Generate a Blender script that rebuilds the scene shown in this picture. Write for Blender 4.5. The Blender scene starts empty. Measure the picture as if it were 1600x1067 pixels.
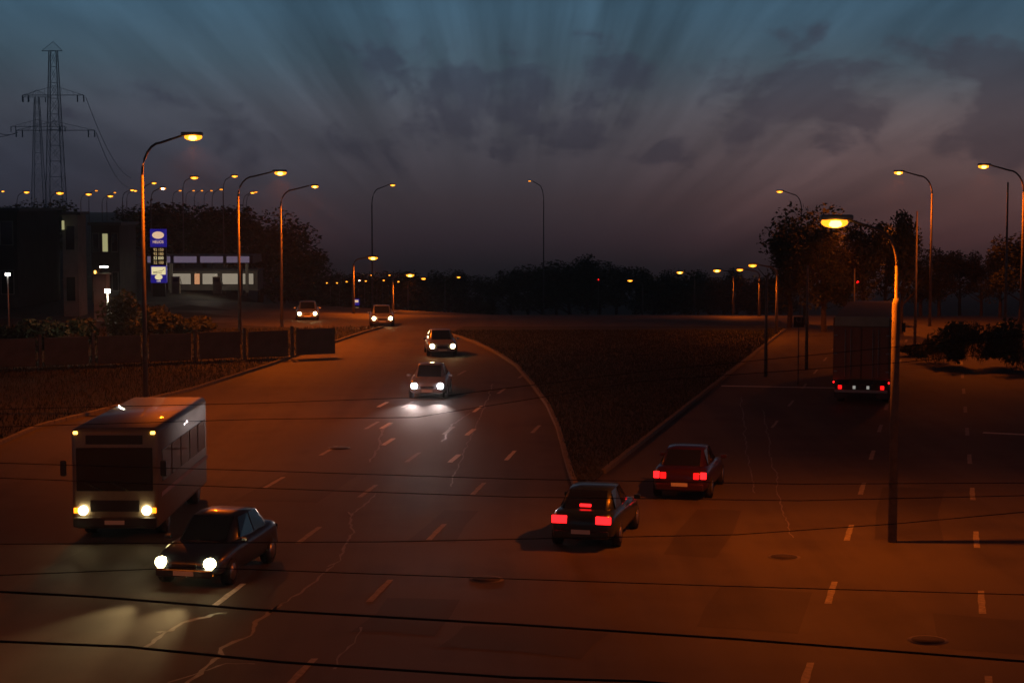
import bpy, bmesh, math, random
from mathutils import Vector, Matrix
random.seed(7)
R = math.radians
S = bpy.context.scene
COL = S.collection

# ------------------------------------------------------------ camera
F = 2800.0            # focal length in photograph pixels (1600 wide)
HOR = 315.0           # horizon row
PITCH = math.atan((533.5 - HOR) / F)
CAMZ = 9.0
cd = bpy.data.cameras.new('camera'); cam = bpy.data.objects.new('camera', cd); COL.objects.link(cam)
cd.sensor_width = 36.0; cd.lens = 36.0 * F / 1600.0
cd.clip_start = 0.1; cd.clip_end = 9000
cam.location = (0, 0, CAMZ); cam.rotation_euler = (math.pi / 2 - PITCH, 0, 0)
S.camera = cam
S.view_settings.view_transform = 'Standard'; S.view_settings.look = 'None'
S.view_settings.exposure = 0.0; S.view_settings.gamma = 1.0
S.view_settings.use_curve_mapping = False
S.cycles.sample_clamp_indirect = 3.0

# ------------------------------------------------------------ sky (dusk, no sun above the horizon)
W = bpy.data.worlds.new('World'); S.world = W; W.use_nodes = True
nt = W.node_tree; N = nt.nodes; L = nt.links; N.clear()
def srgb(r, g, b):
    f = lambda c: (c / 255 / 12.92) if c / 255 <= 0.04045 else ((c / 255 + 0.055) / 1.055) ** 2.4
    return (f(r), f(g), f(b), 1)
def nd(t, **k):
    n = N.new(t)
    for a, v in k.items(): setattr(n, a, v)
    return n
def mth(op, a, b=None, c=None, clamp=False):
    n = nd('ShaderNodeMath', operation=op); n.use_clamp = clamp
    for i, v in enumerate((a, b, c)):
        if v is None: continue
        if isinstance(v, (int, float)): n.inputs[i].default_value = v
        else: L.new(v, n.inputs[i])
    return n.outputs[0]
def mrange(v, a, b, c=0.0, d=1.0, smooth=True):
    n = nd('ShaderNodeMapRange'); n.interpolation_type = 'SMOOTHSTEP' if smooth else 'LINEAR'
    L.new(v, n.inputs[0])
    for i, x in enumerate((a, b, c, d)): n.inputs[i + 1].default_value = x
    return n.outputs[0]
def mixc(f, a, b, mode='MIX'):
    n = nd('ShaderNodeMix', data_type='RGBA', blend_type=mode); n.clamp_factor = True
    for sock, v in ((n.inputs[0], f), (n.inputs[6], a), (n.inputs[7], b)):
        if isinstance(v, (int, float)): sock.default_value = v
        elif isinstance(v, tuple): sock.default_value = v
        else: L.new(v, sock)
    return n.outputs[2]
def comb(x, y, z=0.0):
    n = nd('ShaderNodeCombineXYZ')
    for i, v in enumerate((x, y, z)):
        if isinstance(v, (int, float)): n.inputs[i].default_value = v
        else: L.new(v, n.inputs[i])
    return n.outputs[0]
def wnoise(vec, scale, detail=4, rough=0.55, dist=0.0):
    n = nd('ShaderNodeTexNoise'); L.new(vec, n.inputs['Vector'])
    n.inputs['Scale'].default_value = scale; n.inputs['Detail'].default_value = detail
    n.inputs['Roughness'].default_value = rough; n.inputs['Distortion'].default_value = dist
    return n.outputs[0]
tc = nd('ShaderNodeTexCoord'); sp = nd('ShaderNodeSeparateXYZ'); L.new(tc.outputs['Generated'], sp.inputs[0])
dx, dy, dz = sp.outputs
az = mth('ARCTAN2', dx, dy)                 # azimuth from the view axis
ramp = nd('ShaderNodeValToRGB')
t = mrange(dz, -0.05, 0.35, smooth=False); L.new(t, ramp.inputs[0])
stops = [(-.05, (13, 12, 14)), (-.036, (28, 21, 24)), (-.02, (52, 39, 44)), (0.0, (68, 56, 60)), (.022, (79, 73, 80)),
         (.05, (79, 81, 90)), (.078, (66, 84, 97)), (.105, (62, 88, 106)), (.16, (36, 50, 66)), (.35, (9, 12, 18))]
el = ramp.color_ramp.elements
while len(el) < len(stops): el.new(0.5)
for e, (z, c) in zip(el, stops):
    e.position = (z + .05) / .40; e.color = srgb(*c)
# warm afterglow low on the right, blue-grey to the left
side = mrange(az, -0.02, 0.26)
low = mrange(dz, 0.10, 0.01)
warm = mth('MULTIPLY', mth('MULTIPLY', side, low), 0.75)
sky = mixc(warm, ramp.outputs[0], (2.3, 1.45, 1.08, 1), 'MULTIPLY')
leftf = mth('MULTIPLY', mrange(az, -0.02, -0.30), mrange(dz, 0.085, 0.0))
sky = mixc(leftf, sky, (0.50, 0.66, 0.84, 1), 'MULTIPLY')
# zoom-blur streaks painted into the sky colour, fanning from a point below the horizon
v = mth('ADD', dz, 0.080)
ang0 = mth('ARCTAN2', az, v)
ang = mth('ADD', ang0, mth('MULTIPLY', mth('SUBTRACT', wnoise(comb(az, dz), 9.0, 3), 0.5), 0.05))
rad = mth('POWER', mth('ADD', mth('MULTIPLY', az, az), mth('MULTIPLY', v, v)), 0.5)
ray = wnoise(comb(mth('MULTIPLY', ang, 5.0), mth('MULTIPLY', rad, 3.5)), 1.0, 4, 0.58)
ray = mrange(ray, 0.36, 0.66, 0.76, 1.42, smooth=False)
streakamt = mth('MULTIPLY', mrange(rad, 0.07, 0.16), 1.0)
gr = nd('ShaderNodeCombineColor'); 
for i in range(3): L.new(ray, gr.inputs[i])
sky = mixc(streakamt, sky, gr.outputs[0], 'MULTIPLY')
# broken cloud banks: a drawn-out layer following the streaks and a crisper one
c1 = wnoise(comb(mth('MULTIPLY', ang, 3.2), mth('MULTIPLY', rad, 14.0)), 1.35, 7, 0.58, 0.25)
c2 = wnoise(comb(mth('MULTIPLY', az, 13.0), mth('MULTIPLY', dz, 30.0)), 1.0, 8, 0.60, 0.35)
cl = mth('ADD', mth('MULTIPLY', c1, 0.45), mth('MULTIPLY', c2, 0.55))
bank = mth('MULTIPLY', mrange(dz, 0.004, 0.034), mrange(dz, 0.108, 0.066))
cen = mth('ADD', 0.35, mth('MULTIPLY', mrange(az, -0.19, -0.02), 0.65))
th = mth('SUBTRACT', cl, mth('SUBTRACT', 0.60, mth('MULTIPLY', mth('MULTIPLY', bank, cen), 0.14)))
cm = mrange(th, -0.02, 0.08)
cm = mth('MULTIPLY', cm, mrange(dz, -0.004, 0.02))
cloudcol = mixc(mrange(dz, 0.0, 0.10), srgb(50, 45, 56), srgb(54, 57, 76))
cloudcol = mixc(mth('MULTIPLY', side, 0.6), cloudcol, srgb(64, 50, 57))
sky = mixc(mth('MULTIPLY', cm, 0.55), sky, cloudcol)
# a far dim Nishita dusk glow above the frame keeps the dome's hue natural
nis = nd('ShaderNodeTexSky'); nis.sky_type = 'NISHITA'; nis.sun_disc = False
nis.sun_elevation = R(-4.6); nis.sun_rotation = R(0); nis.altitude = 300
b1 = nd('ShaderNodeBackground'); L.new(sky, b1.inputs[0]); b1.inputs[1].default_value = 1.0
b2 = nd('ShaderNodeBackground'); L.new(nis.outputs[0], b2.inputs[0]); b2.inputs[1].default_value = 0.006
ad = nd('ShaderNodeAddShader'); L.new(b1.outputs[0], ad.inputs[0]); L.new(b2.outputs[0], ad.inputs[1])
wo = nd('ShaderNodeOutputWorld'); L.new(ad.outputs[0], wo.inputs[0])

# ------------------------------------------------------------ geometry of the place
def sstep(a, b, x):
    t = max(0.0, min(1.0, (x - a) / (b - a))); return t * t * (3 - 2 * t)
def T(x, y):
    """terrain height: level near the bridge, falling into a valley ahead, level town ground on the left"""
    if y <= 125: return 0.0
    v = sstep(-.19, -.10, x / y)
    if y < 300: d = -11.0 * sstep(125, 300, y)
    else: d = -11.0 - .045 * (y - 300)
    return v * d
def ray(px, py):
    a = Vector((px - 800, -(py - 533.5), -F)); a.rotate(cam.rotation_euler); return a
C0 = Vector((0, 0, CAMZ))
def P(px, py, d):
    r = ray(px, py); return C0 + r * (d / r.y)
def G(px, py, z=0.0):
    r = ray(px, py); return C0 + r * ((z - CAMZ) / r.z)

UR = (G(1512, 670) - G(1546, 1055)).normalized()          # direction of the outbound carriageway
UL = (G(675, 825) - G(452, 1050)).normalized()            # direction of the inbound carriageway
R0 = G(1299, 925)                                        # a point on dashed line 2 of the outbound side
L0 = G(594, 922)                                         # a point on the inbound dashed line
def lat(u): return Vector((u.y, -u.x, 0))
NR, NL = lat(UR), lat(UL)
def onR(y, off=0.0):
    t = (y - R0.y) / UR.y; return R0 + UR * t + NR * off
def onL(y, off=0.0):
    t = (y - L0.y) / UL.y; return L0 + UL * t + NL * off

# ------------------------------------------------------------ materials
def newmat(name):
    m = bpy.data.materials.new(name); m.use_nodes = True
    return m, m.node_tree, m.node_tree.nodes['Principled BSDF']
def mat(name, col, rough=.6, metal=0.0, var=0.12, scale=6.0, spec=.5, bump=0.0, coat=0.0):
    m, t, b = newmat(name)
    b.inputs['Roughness'].default_value = rough; b.inputs['Metallic'].default_value = metal
    b.inputs['Specular IOR Level'].default_value = spec; b.inputs['Coat Weight'].default_value = coat
    tcn = t.nodes.new('ShaderNodeTexCoord'); n = t.nodes.new('ShaderNodeTexNoise')
    n.inputs['Scale'].default_value = scale; n.inputs['Detail'].default_value = 5
    t.links.new(tcn.outputs['Object'], n.inputs['Vector'])
    r = t.nodes.new('ShaderNodeValToRGB'); r.color_ramp.elements[0].position = .3; r.color_ramp.elements[1].position = .7
    r.color_ramp.elements[0].color = tuple(c * (1 - var) for c in col) + (1,)
    r.color_ramp.elements[1].color = tuple(min(1, c * (1 + var)) for c in col) + (1,)
    t.links.new(n.outputs[0], r.inputs[0]); t.links.new(r.outputs[0], b.inputs['Base Color'])
    if bump:
        bp = t.nodes.new('ShaderNodeBump'); bp.inputs['Strength'].default_value = bump
        t.links.new(n.outputs[0], bp.inputs['Height']); t.links.new(bp.outputs[0], b.inputs['Normal'])
    return m
def emit(name, col, strength):
    m, t, b = newmat(name)
    b.inputs['Base Color'].default_value = (*[c * .5 for c in col], 1)
    b.inputs['Emission Color'].default_value = (*col, 1); b.inputs['Emission Strength'].default_value = strength
    return m
def asphalt(name, base, patch=.35):
    m, t, b = newmat(name); nn = t.nodes; ll = t.links
    tcn = nn.new('ShaderNodeTexCoord')
    def ns(scale, det, sc=(1, 1, 1), rot=0):
        mp = nn.new('ShaderNodeMapping'); mp.inputs['Scale'].default_value = sc; mp.inputs['Rotation'].default_value = (0, 0, rot)
        ll.new(tcn.outputs['Object'], mp.inputs[0])
        n = nn.new('ShaderNodeTexNoise'); n.inputs['Scale'].default_value = scale; n.inputs['Detail'].default_value = det
        ll.new(mp.outputs[0], n.inputs['Vector']); return n.outputs[0]
    def mm(op, a, b_):
        n = nn.new('ShaderNodeMath'); n.operation = op
        for i, v_ in enumerate((a, b_)):
            if isinstance(v_, (int, float)): n.inputs[i].default_value = v_
            else: ll.new(v_, n.inputs[i])
        return n.outputs[0]
    big = ns(.10, 6); grain = ns(55, 3); wheel = ns(.9, 3, (1, .02, 1), .13)
    blot = ns(.55, 8)
    h = mm('ADD', mm('MULTIPLY', big, .75), mm('ADD', mm('MULTIPLY', grain, .35), mm('ADD', mm('MULTIPLY', wheel, .5), mm('MULTIPLY', blot, .35))))
    r = nn.new('ShaderNodeValToRGB')
    r.color_ramp.elements[0].position = .60; r.color_ramp.elements[1].position = 1.25 if False else 1.0
    r.color_ramp.elements[0].color = tuple(c * (1 - patch) for c in base) + (1,)
    r.color_ramp.elements[1].color = tuple(c * (1 + patch * 1.2) for c in base) + (1,)
    ll.new(h, r.inputs[0]); ll.new(r.outputs[0], b.inputs['Base Color'])
    rr = mm('ADD', .56, mm('MULTIPLY', big, .30)); ll.new(rr, b.inputs['Roughness'])
    b.inputs['Specular IOR Level'].default_value = .16
    bp = nn.new('ShaderNodeBump'); bp.inputs['Strength'].default_value = .35; bp.inputs['Distance'].default_value = .02
    ll.new(grain, bp.inputs['Height']); ll.new(bp.outputs[0], b.inputs['Normal'])
    return m
M = dict(
    asphalt=asphalt('asphalt', (.058, .054, .050), .62),
    patch=asphalt('patched_asphalt', (.046, .043, .040), .45),
    iron=mat('cast_iron', (.03, .028, .026), .9, .0, var=.3, scale=12),
    soil=mat('soil_and_grass', (.015, .015, .009), .95, var=.45, scale=.35),
    grass=mat('verge_grass', (.022, .027, .012), .9, var=.4, scale=2),
    kerb=mat('kerb_concrete', (.13, .125, .115), .85, var=.2, scale=4),
    paint=mat('worn_white_paint', (.55, .54, .50), .6, var=.30, scale=9),
    oldpaint=mat('faded_white_paint', (.26, .25, .23), .7, var=.35, scale=7),
    seam=mat('crack_sealant_shine', (.15, .145, .13), .5, var=.25, scale=5),  # pale tone paints in the shine of headlights on the tar
    steel=mat('galvanised_steel', (.30, .30, .29), .5, .4, var=.15, scale=8),
    pole=mat('painted_pole_steel', (.12, .11, .10), .55, .1, var=.2, scale=5),
    sleeve=mat('concrete_sleeve', (.13, .12, .10), .85, var=.2, scale=6),
    rubber=mat('rubber', (.015, .015, .016), .8, var=.1),
    black=mat('black_plastic', (.014, .014, .015), .5, var=.1),
    glass=mat('dark_window_glass', (.012, .014, .016), .06, spec=.8, var=.05),
    rim=mat('alloy_rim', (.35, .35, .36), .35, .8),
    green_p=mat('dark_green_car_paint', (.018, .030, .020), .3, .2, var=.06, coat=.6),
    red_p=mat('dark_maroon_car_paint', (.045, .010, .010), .3, .2, var=.06, coat=.6),
    blue_p=mat('dark_blue_grey_car_paint', (.035, .045, .065), .3, .3, var=.06, coat=.6),
    silver_p=mat('silver_car_paint', (.28, .28, .29), .32, .5, var=.06, coat=.6),
    white_p=mat('tan_vehicle_paint', (.16, .13, .095), .45, var=.08, coat=.3),
    tarp=mat('maroon_tarpaulin', (.26, .10, .055), .7, var=.15, scale=1.5),
    tarp_side=mat('brown_tarpaulin', (.18, .09, .05), .7, var=.18, scale=1.2),
    tarp_top=mat('grey_tan_panel', (.36, .33, .22), .7, var=.12, scale=2),
    brick=mat('grey_render', (.20, .19, .17), .9, var=.2, scale=1.2),
    dark_wall=mat('dark_plaster', (.055, .05, .045), .9, var=.25, scale=.8),
    fence=mat('fence_concrete', (.07, .065, .06), .9, var=.25, scale=1.6),
    roof=mat('roof_sheet', (.07, .07, .075), .6, .3, var=.2),
    bark=mat('bark', (.055, .042, .03), .95, var=.3, scale=6),
    blade=mat('dry_grass_blade', (.020, .024, .010), .9, var=.4, scale=.8),
    leaf=mat('leaf_dark', (.038, .050, .020), .8, var=.45, scale=1.2),
    leaf2=mat('leaf_mid', (.050, .062, .022), .8, var=.45, scale=1.6),
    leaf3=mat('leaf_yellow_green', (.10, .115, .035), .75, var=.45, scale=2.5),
    lattice=mat('weathered_lattice_steel', (.34, .39, .44), .7, .0, var=.1),
    cable=mat('black_cable', (.010, .010, .010), .7, var=.05),
    blue=mat('blue_fascia', (.02, .03, .25), .5, var=.08),
    plate=mat('number_plate', (.6, .6, .55), .5, var=.03),
    sodium=emit('sodium_bulb', (1, .42, .05), 14.0),
    sodium_s=emit('sodium_bulb_far', (1, .33, .03), 5.0),
    sodium_d=emit('sodium_bulb_dim', (1, .28, .02), 1.1),
    bowl=emit('sodium_bowl', (1, .30, .015), 2.6),
    white_l=emit('white_lamp', (1, .97, .9), 12.0),
    head_w=emit('led_headlight', (.9, .95, 1), 40.0),
    head_y=emit('halogen_headlight', (1, .80, .38), 22.0),
    ind=emit('amber_light', (1, .26, .01), 3.0),
    amber_d=emit('amber_marker', (1, .5, .08), 6.0),
    tail=emit('tail_light', (1, .006, .006), 2.2),
    tail_hi=emit('brake_light', (1, .010, .012), 3.6),
    dim_white=emit('plate_light', (.75, .75, .68), .35),
    sign_blue=emit('sign_blue_light', (.012, .008, .17), 1.0),
    sign_cream=emit('sign_cream_light', (.72, .48, .30), 1.0),
    sign_yel=emit('sign_pale_light', (.78, .66, .36), 1.0),
    sign_digit=emit('sign_digit_light', (.62, .42, .18), .8),
    sign_black=mat('sign_black', (.008, .008, .009), .4),
    canopy_l=emit('canopy_fascia_light', (.13, .10, .15), .8),
    shop=emit('shop_light', (.42, .36, .27), .55),
    shop_o=emit('shop_orange_light', (.7, .33, .16), .7),
    win=emit('lit_window', (.55, .52, .25), .6),
)

# ------------------------------------------------------------ mesh helpers
def link(name, me, m=None, parent=None, smooth=False):
    o = bpy.data.objects.new(name, me); COL.objects.link(o)
    if m is not None and not me.materials: me.materials.append(m)
    if parent is not None: o.parent = parent
    if smooth:
        for p in me.polygons: p.use_smooth = True
    return o
def bm_obj(name, bm, m, parent=None, smooth=False):
    me = bpy.data.meshes.new(name); bmesh.ops.recalc_face_normals(bm, faces=bm.faces[:]); bm.to_mesh(me); bm.free()
    return link(name, me, m, parent, smooth)
def bx(bm, c, s, rot=None, bevel=0.0):
    r = bmesh.ops.create_cube(bm, size=1.0)['verts']
    mtx = Matrix.Translation(Vector(c)) @ (rot if rot is not None else Matrix.Identity(4)) @ Matrix.Diagonal((*s, 1))
    bmesh.ops.transform(bm, matrix=mtx, verts=r)
    if bevel:
        es = list({e for v_ in r for e in v_.link_edges})
        bmesh.ops.bevel(bm, geom=es, offset=bevel, segments=2, affect='EDGES', profile=.5)
def box(name, c, s, m, parent=None, bevel=0.0, rot=None):
    bm = bmesh.new(); bx(bm, c, s, rot, bevel); return bm_obj(name, bm, m, parent)
def tube(bm, pts, rads, seg=8, cap=True):
    pts = [Vector(p) for p in pts]
    if isinstance(rads, (int, float)): rads = [rads] * len(pts)
    rings = []
    for i, p in enumerate(pts):
        d = (pts[min(i + 1, len(pts) - 1)] - pts[max(i - 1, 0)]).normalized()
        up = Vector((0, 0, 1)) if abs(d.z) < .95 else Vector((1, 0, 0))
        a = d.cross(up).normalized(); b = d.cross(a).normalized()
        rings.append([bm.verts.new(p + (a * math.cos(2 * math.pi * k / seg) + b * math.sin(2 * math.pi * k / seg)) * rads[i]) for k in range(seg)])
    for i in range(len(rings) - 1):
        for k in range(seg):
            bm.faces.new((rings[i][k], rings[i][(k + 1) % seg], rings[i + 1][(k + 1) % seg], rings[i + 1][k]))
    if cap: bm.faces.new(rings[0]); bm.faces.new(list(reversed(rings[-1])))
def tubeo(name, pts, rads, m, parent=None, seg=8):
    bm = bmesh.new(); tube(bm, pts, rads, seg); return bm_obj(name, bm, m, parent, True)
def disc_cyl(name, c, axis, r, depth, m, parent=None, seg=20):
    c = Vector(c); a = Vector(axis).normalized()
    return tubeo(name, [c - a * depth / 2, c + a * depth / 2], r, m, parent, seg)
def thing(name, label, cat, loc=(0, 0, 0), rz=0.0, group=None):
    o = bpy.data.objects.new(name, None); COL.objects.link(o); o.empty_display_size = .3
    o.location = loc; o.rotation_euler = (0, 0, rz); o['label'] = label; o['category'] = cat
    if group: o['group'] = group
    return o
def tag(o, label, cat, group=None):
    o['label'] = label; o['category'] = cat
    if group: o['group'] = group
    return o
def struct(o): o['kind'] = 'structure'; return o
def kids(o): return [c for c in COL.objects if c.parent == o]
CH = {}
def index_children(root):
    CH[root.name] = kids(root)
    for c in CH[root.name]: index_children(c)
def dup(root, parent=None):
    c = root.copy(); COL.objects.link(c); c.parent = parent
    for ch in CH.get(root.name, []): 
        CHk = ch; d = dup(CHk, c)
    return c

# ------------------------------------------------------------ ground, roads
def ngrid(name, xs, ys, zf, m):
    vs = [(x, y, zf(x, y)) for y in ys for x in xs]; nx = len(xs)
    fs = [(j * nx + i, j * nx + i + 1, (j + 1) * nx + i + 1, (j + 1) * nx + i) for j in range(len(ys) - 1) for i in range(nx - 1)]
    me = bpy.data.meshes.new(name); me.from_pydata(vs, [], fs); me.update()
    return link(name, me, m, None, True)
ys = [-150, -80, -40, 0, 60, 120] + [125 + 5 * i for i in range(60)] + [430, 460, 500, 560, 650, 800, 1000, 1250, 1500]
# fan-shaped sheet: columns follow the bearing so the valley edge stays smooth
bear = [-3, -1.5, -.9, -.6, -.45, -.35, -.3, -.26, -.22] + [-.2 + .01 * i for i in range(13)] + [-.05, 0, .06, .12, .2, .3, .4, .6, .9, 1.5, 3]
vs = []; 
for y in ys:
    yy = max(y, 125)
    for b in bear:
        x = b * (yy if y >= 125 else 125); vs.append((x, y, T(x, y) - .03))
nb = len(bear)
fs = [(j * nb + i, j * nb + i + 1, (j + 1) * nb + i + 1, (j + 1) * nb + i) for j in range(len(ys) - 1) for i in range(nb - 1)]
me = bpy.data.meshes.new('ground'); me.from_pydata(vs, [], fs); me.update()
struct(link('ground', me, M['soil'], None, True))

def strip(name, left, right, m, off, n=None, kind=True):
    """sheet between two equally long polylines"""
    vs = []; fs = []
    for a, b in zip(left, right):
        for k in range(5):
            p = a.lerp(b, k / 4); vs.append((p.x, p.y, T(p.x, p.y) + off + .05 * sstep(120, 150, p.y)))
    for j in range(len(left) - 1):
        for k in range(4): fs.append((j * 5 + k, j * 5 + k + 1, (j + 1) * 5 + k + 1, (j + 1) * 5 + k))
    me = bpy.data.meshes.new(name); me.from_pydata(vs, [], fs); me.update()
    o = link(name, me, m); 
    if kind: struct(o)
    return o
# one asphalt apron covering both carriageways up to the valley
yy = [-60, -20, 0, 20, 40, 60, 80, 100, 120, 130, 140, 150, 165, 180, 200, 220, 240, 270, 300, 340]
strip('road', [Vector((-60, y, 0)) if y < 126 else Vector((-60 + (y - 126) * .1, y, 0)) for y in yy],
      [onR(y, 16.0) for y in yy], M['asphalt'], 0.0)

def poly_prism(name, pts, m, h, parent=None):
    bm = bmesh.new(); n = len(pts)
    top = [bm.verts.new((p.x, p.y, T(p.x, p.y) + h)) for p in pts]; bot = [bm.verts.new((p.x, p.y, T(p.x, p.y) - .4)) for p in pts]
    f = bm.faces.new(top)
    for i in range(n): bm.faces.new((top[i], bot[i], bot[(i + 1) % n], top[(i + 1) % n]))
    bmesh.ops.triangulate(bm, faces=[f])
    return bm_obj(name, bm, m, parent)
def kerb_along(pts, name='kerb_stone', w=.16, h=.14, step=1.0, m='kerb'):
    """individual kerb stones along a polyline"""
    seg = []; acc = [pts[0].copy()]
    # resample
    out = [pts[0].copy()]; rem = step
    for a, b in zip(pts[:-1], pts[1:]):
        d = (b - a).length; t0 = 0
        while d - t0 > rem:
            t0 += rem; out.append(a.lerp(b, t0 / d)); rem = step
        rem -= (d - t0)
    return out
med_left = [G(905, 775), G(893, 745), G(884, 715), G(872, 670), G(856, 635), G(832, 602), G(806, 572), G(775, 552), G(742, 536), G(700, 522)]
med_far = [Vector((-14, 150, 0)), Vector((20, 150, 0))]
med_right = [onR(y, -8.5) for y in (124, 112, 100, 90, 80, 72, 64, 57)]
median = struct(poly_prism('grass_median', med_left + [Vector((-3.5, 128, 0)), Vector((18, 128, 0))] + med_right, M['grass'], .10))
lv = [Vector((-45, 20, 0)), Vector((-24, 45, 0)), G(-60, 720), G(60, 668), G(180, 638), G(300, 610), G(420, 572), G(510, 540), G(570, 520), G(600, 512)]
left_verge = struct(poly_prism('left_verge', lv + [Vector((-17, 160, 0)), Vector((-120, 170, 0)), Vector((-140, 20, 0))], M['soil'], .10))
rv = [onR(-40, 13.6), onR(20, 13.6), onR(50, 13.6), onR(75, 13.6), onR(100, 13.6), onR(124, 13.6)]
right_verge = struct(poly_prism('right_verge', rv + [Vector((150, 124, 0)), Vector((150, -40, 0))], M['soil'], .10))
kerb_me = None
def lay_kerb(pts, parent, n_max=150, step=1.0):
    global kerb_me
    if kerb_me is None:
        bm = bmesh.new(); bx(bm, (0, 0, 0), (.18, step - .015, .30), bevel=.02)
        kerb_me = bpy.data.meshes.new('kerb_stone'); bm.to_mesh(kerb_me); bm.free(); kerb_me.materials.append(M['kerb'])
    o = kerb_along(pts, step=step)
    for a, b in list(zip(o[:-1], o[1:]))[:n_max]:
        c = (a + b) / 2; k = bpy.data.objects.new('kerb_stone', kerb_me); COL.objects.link(k); k.parent = parent
        d = b - a; k.location = (c.x, c.y, T(c.x, c.y) + random.uniform(-.008, .008)); k.rotation_euler = (0, 0, math.atan2(-d.x, d.y) + random.uniform(-.01, .01))
lay_kerb(med_left, median); lay_kerb(list(reversed([onR(y, -8.5) for y in (124, 110, 95, 80, 65, 57)])), median)
lay_kerb(lv[1:], left_verge); lay_kerb([onR(22, 13.6), onR(70, 13.6), onR(120, 13.6)], right_verge)

# painted markings: every dash its own object on the road
dash_me = {}
road = bpy.data.objects['road']
def dash(p, u, ln=2.4, w=.15, m='paint', z=.004):
    key = (round(ln, 1), w, m)
    if key not in dash_me:
        rs = random.Random(len(dash_me) + 3); n = 6
        vs = []
        for i in range(n + 1):
            y = -ln / 2 + ln * i / n
            vs += [(-w / 2 + rs.uniform(-.012, .012), y, 0), (w / 2 + rs.uniform(-.012, .012), y, 0)]
        fs = [(2 * i, 2 * i + 1, 2 * i + 3, 2 * i + 2) for i in range(n)]
        me = bpy.data.meshes.new('lane_dash'); me.from_pydata(vs, [], fs); me.materials.append(M[m]); dash_me[key] = me
    o = bpy.data.objects.new('lane_dash', dash_me[key]); COL.objects.link(o); o.parent = road
    o.location = (p.x, p.y, T(p.x, p.y) + z); o.rotation_euler = (0, 0, math.atan2(-u.x, u.y))
Y2 = R0.y
for k in range(-3, 11):
    y = Y2 + k * 7.5
    if 14 < y < 122:
        dash(onR(y), UR, m='oldpaint'); dash(onR(y - .2, 3.36), UR, m='oldpaint')
        if k > 1: dash(onR(y - .2, 6.8), UR, m='oldpaint')
        if k > 3: dash(onR(y + .4, -4.2), UR, w=.12, m='oldpaint')
for k in range(-2, 8):
    y = L0.y + k * 7.4
    dash(onL(y), UL, m='oldpaint' if k != 3 else 'paint')
    if k >= 0: dash(onL(y - .9, -3.35), UL, m='paint' if k in (0, 5) else 'oldpaint')
    if k >= 2: dash(onL(y + .3, -6.7), UL, m='oldpaint')
for (x, y) in ((607, 690), (598, 632), (603, 665), (735, 675), (710, 716)): dash(G(x, y), UL, ln=2.0, w=.18)
# stop line across the outbound lanes, and transverse patches
def linestrip(name, a, b, w, m, z=.008):
    d = (b - a).normalized(); n = Vector((d.y, -d.x, 0)) * w / 2; ln = (b - a).length; k = max(2, int(ln / 1.5))
    vs = []; rs = random.Random(5)
    for i in range(k + 1):
        p = a.lerp(b, i / k); j = rs.uniform(-.02, .02)
        vs += [tuple(p - n * (1 + j) + Vector((0, 0, z))), tuple(p + n * (1 - j) + Vector((0, 0, z)))]
    me = bpy.data.meshes.new(name); me.from_pydata(vs, [], [(2 * i, 2 * i + 1, 2 * i + 3, 2 * i + 2) for i in range(k)])
    return link(name, me, m, road)
linestrip('stop_line', G(1127, 603), G(1398, 608), .45, M['paint'])
linestrip('stop_line', G(1536, 676), G(1640, 681), .40, M['paint'])
# sealed cracks wandering over the asphalt, headlight shine put into their pale colour
def crack(pts, w=.05):
    rs = random.Random(int(pts[0][0])); g = [G(*p) for p in pts]; fine = []
    for a, b in zip(g[:-1], g[1:]):
        n = max(3, int((b - a).length / .30)); wob = 0.0
        for i in range(n):
            wob = wob * .7 + rs.uniform(-.05, .05); q = a.lerp(b, i / n); q += Vector((wob, rs.uniform(-.08, .08), 0)); fine.append(q)
    fine.append(g[-1]); vs = []
    for i, q in enumerate(fine):
        d = (fine[min(i + 1, len(fine) - 1)] - fine[max(i - 1, 0)]).normalized(); n = Vector((d.y, -d.x, 0)) * w * rs.uniform(.15, .55)
        vs += [(q.x - n.x, q.y - n.y, .004), (q.x + n.x, q.y + n.y, .004)]
    me = bpy.data.meshes.new('sealed_crack'); me.from_pydata(vs, [], [(2 * i, 2 * i + 1, 2 * i + 3, 2 * i + 2) for i in range(len(fine) - 1)])
    link('sealed_crack', me, M['seam'], road)
crack([(352, 957), (325, 963), (288, 972), (270, 985), (246, 988)], .16)
crack([(262, 985), (245, 1000), (222, 1015)], .12)
crack([(435, 945), (410, 965), (398, 975), (385, 998), (345, 1012), (350, 1024)], .13)
crack([(352, 1024), (330, 1035), (316, 1052), (290, 1070)], .12)
crack([(400, 1036), (350, 1037), (312, 1050), (262, 1066)], .07)
crack([(520, 880), (508, 893), (470, 925), (430, 948), (422, 958)], .08)
crack([(545, 800), (552, 830), (535, 855), (530, 875), (512, 885)], .08)
crack([(590, 770), (570, 790), (550, 805)], .08)
crack([(562, 980), (555, 1005), (530, 1030), (522, 1045)], .07)
crack([(735, 645), (722, 655), (705, 665), (690, 690)], .10)
crack([(612, 660), (597, 672), (590, 700), (578, 722)], .12)
crack([(770, 600), (752, 650), (728, 700), (705, 760)], .06)
crack([(1190, 640), (1203, 700), (1215, 760), (1240, 840)], .05)
crack([(1158, 620), (1165, 700), (1180, 770)], .05)

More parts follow.
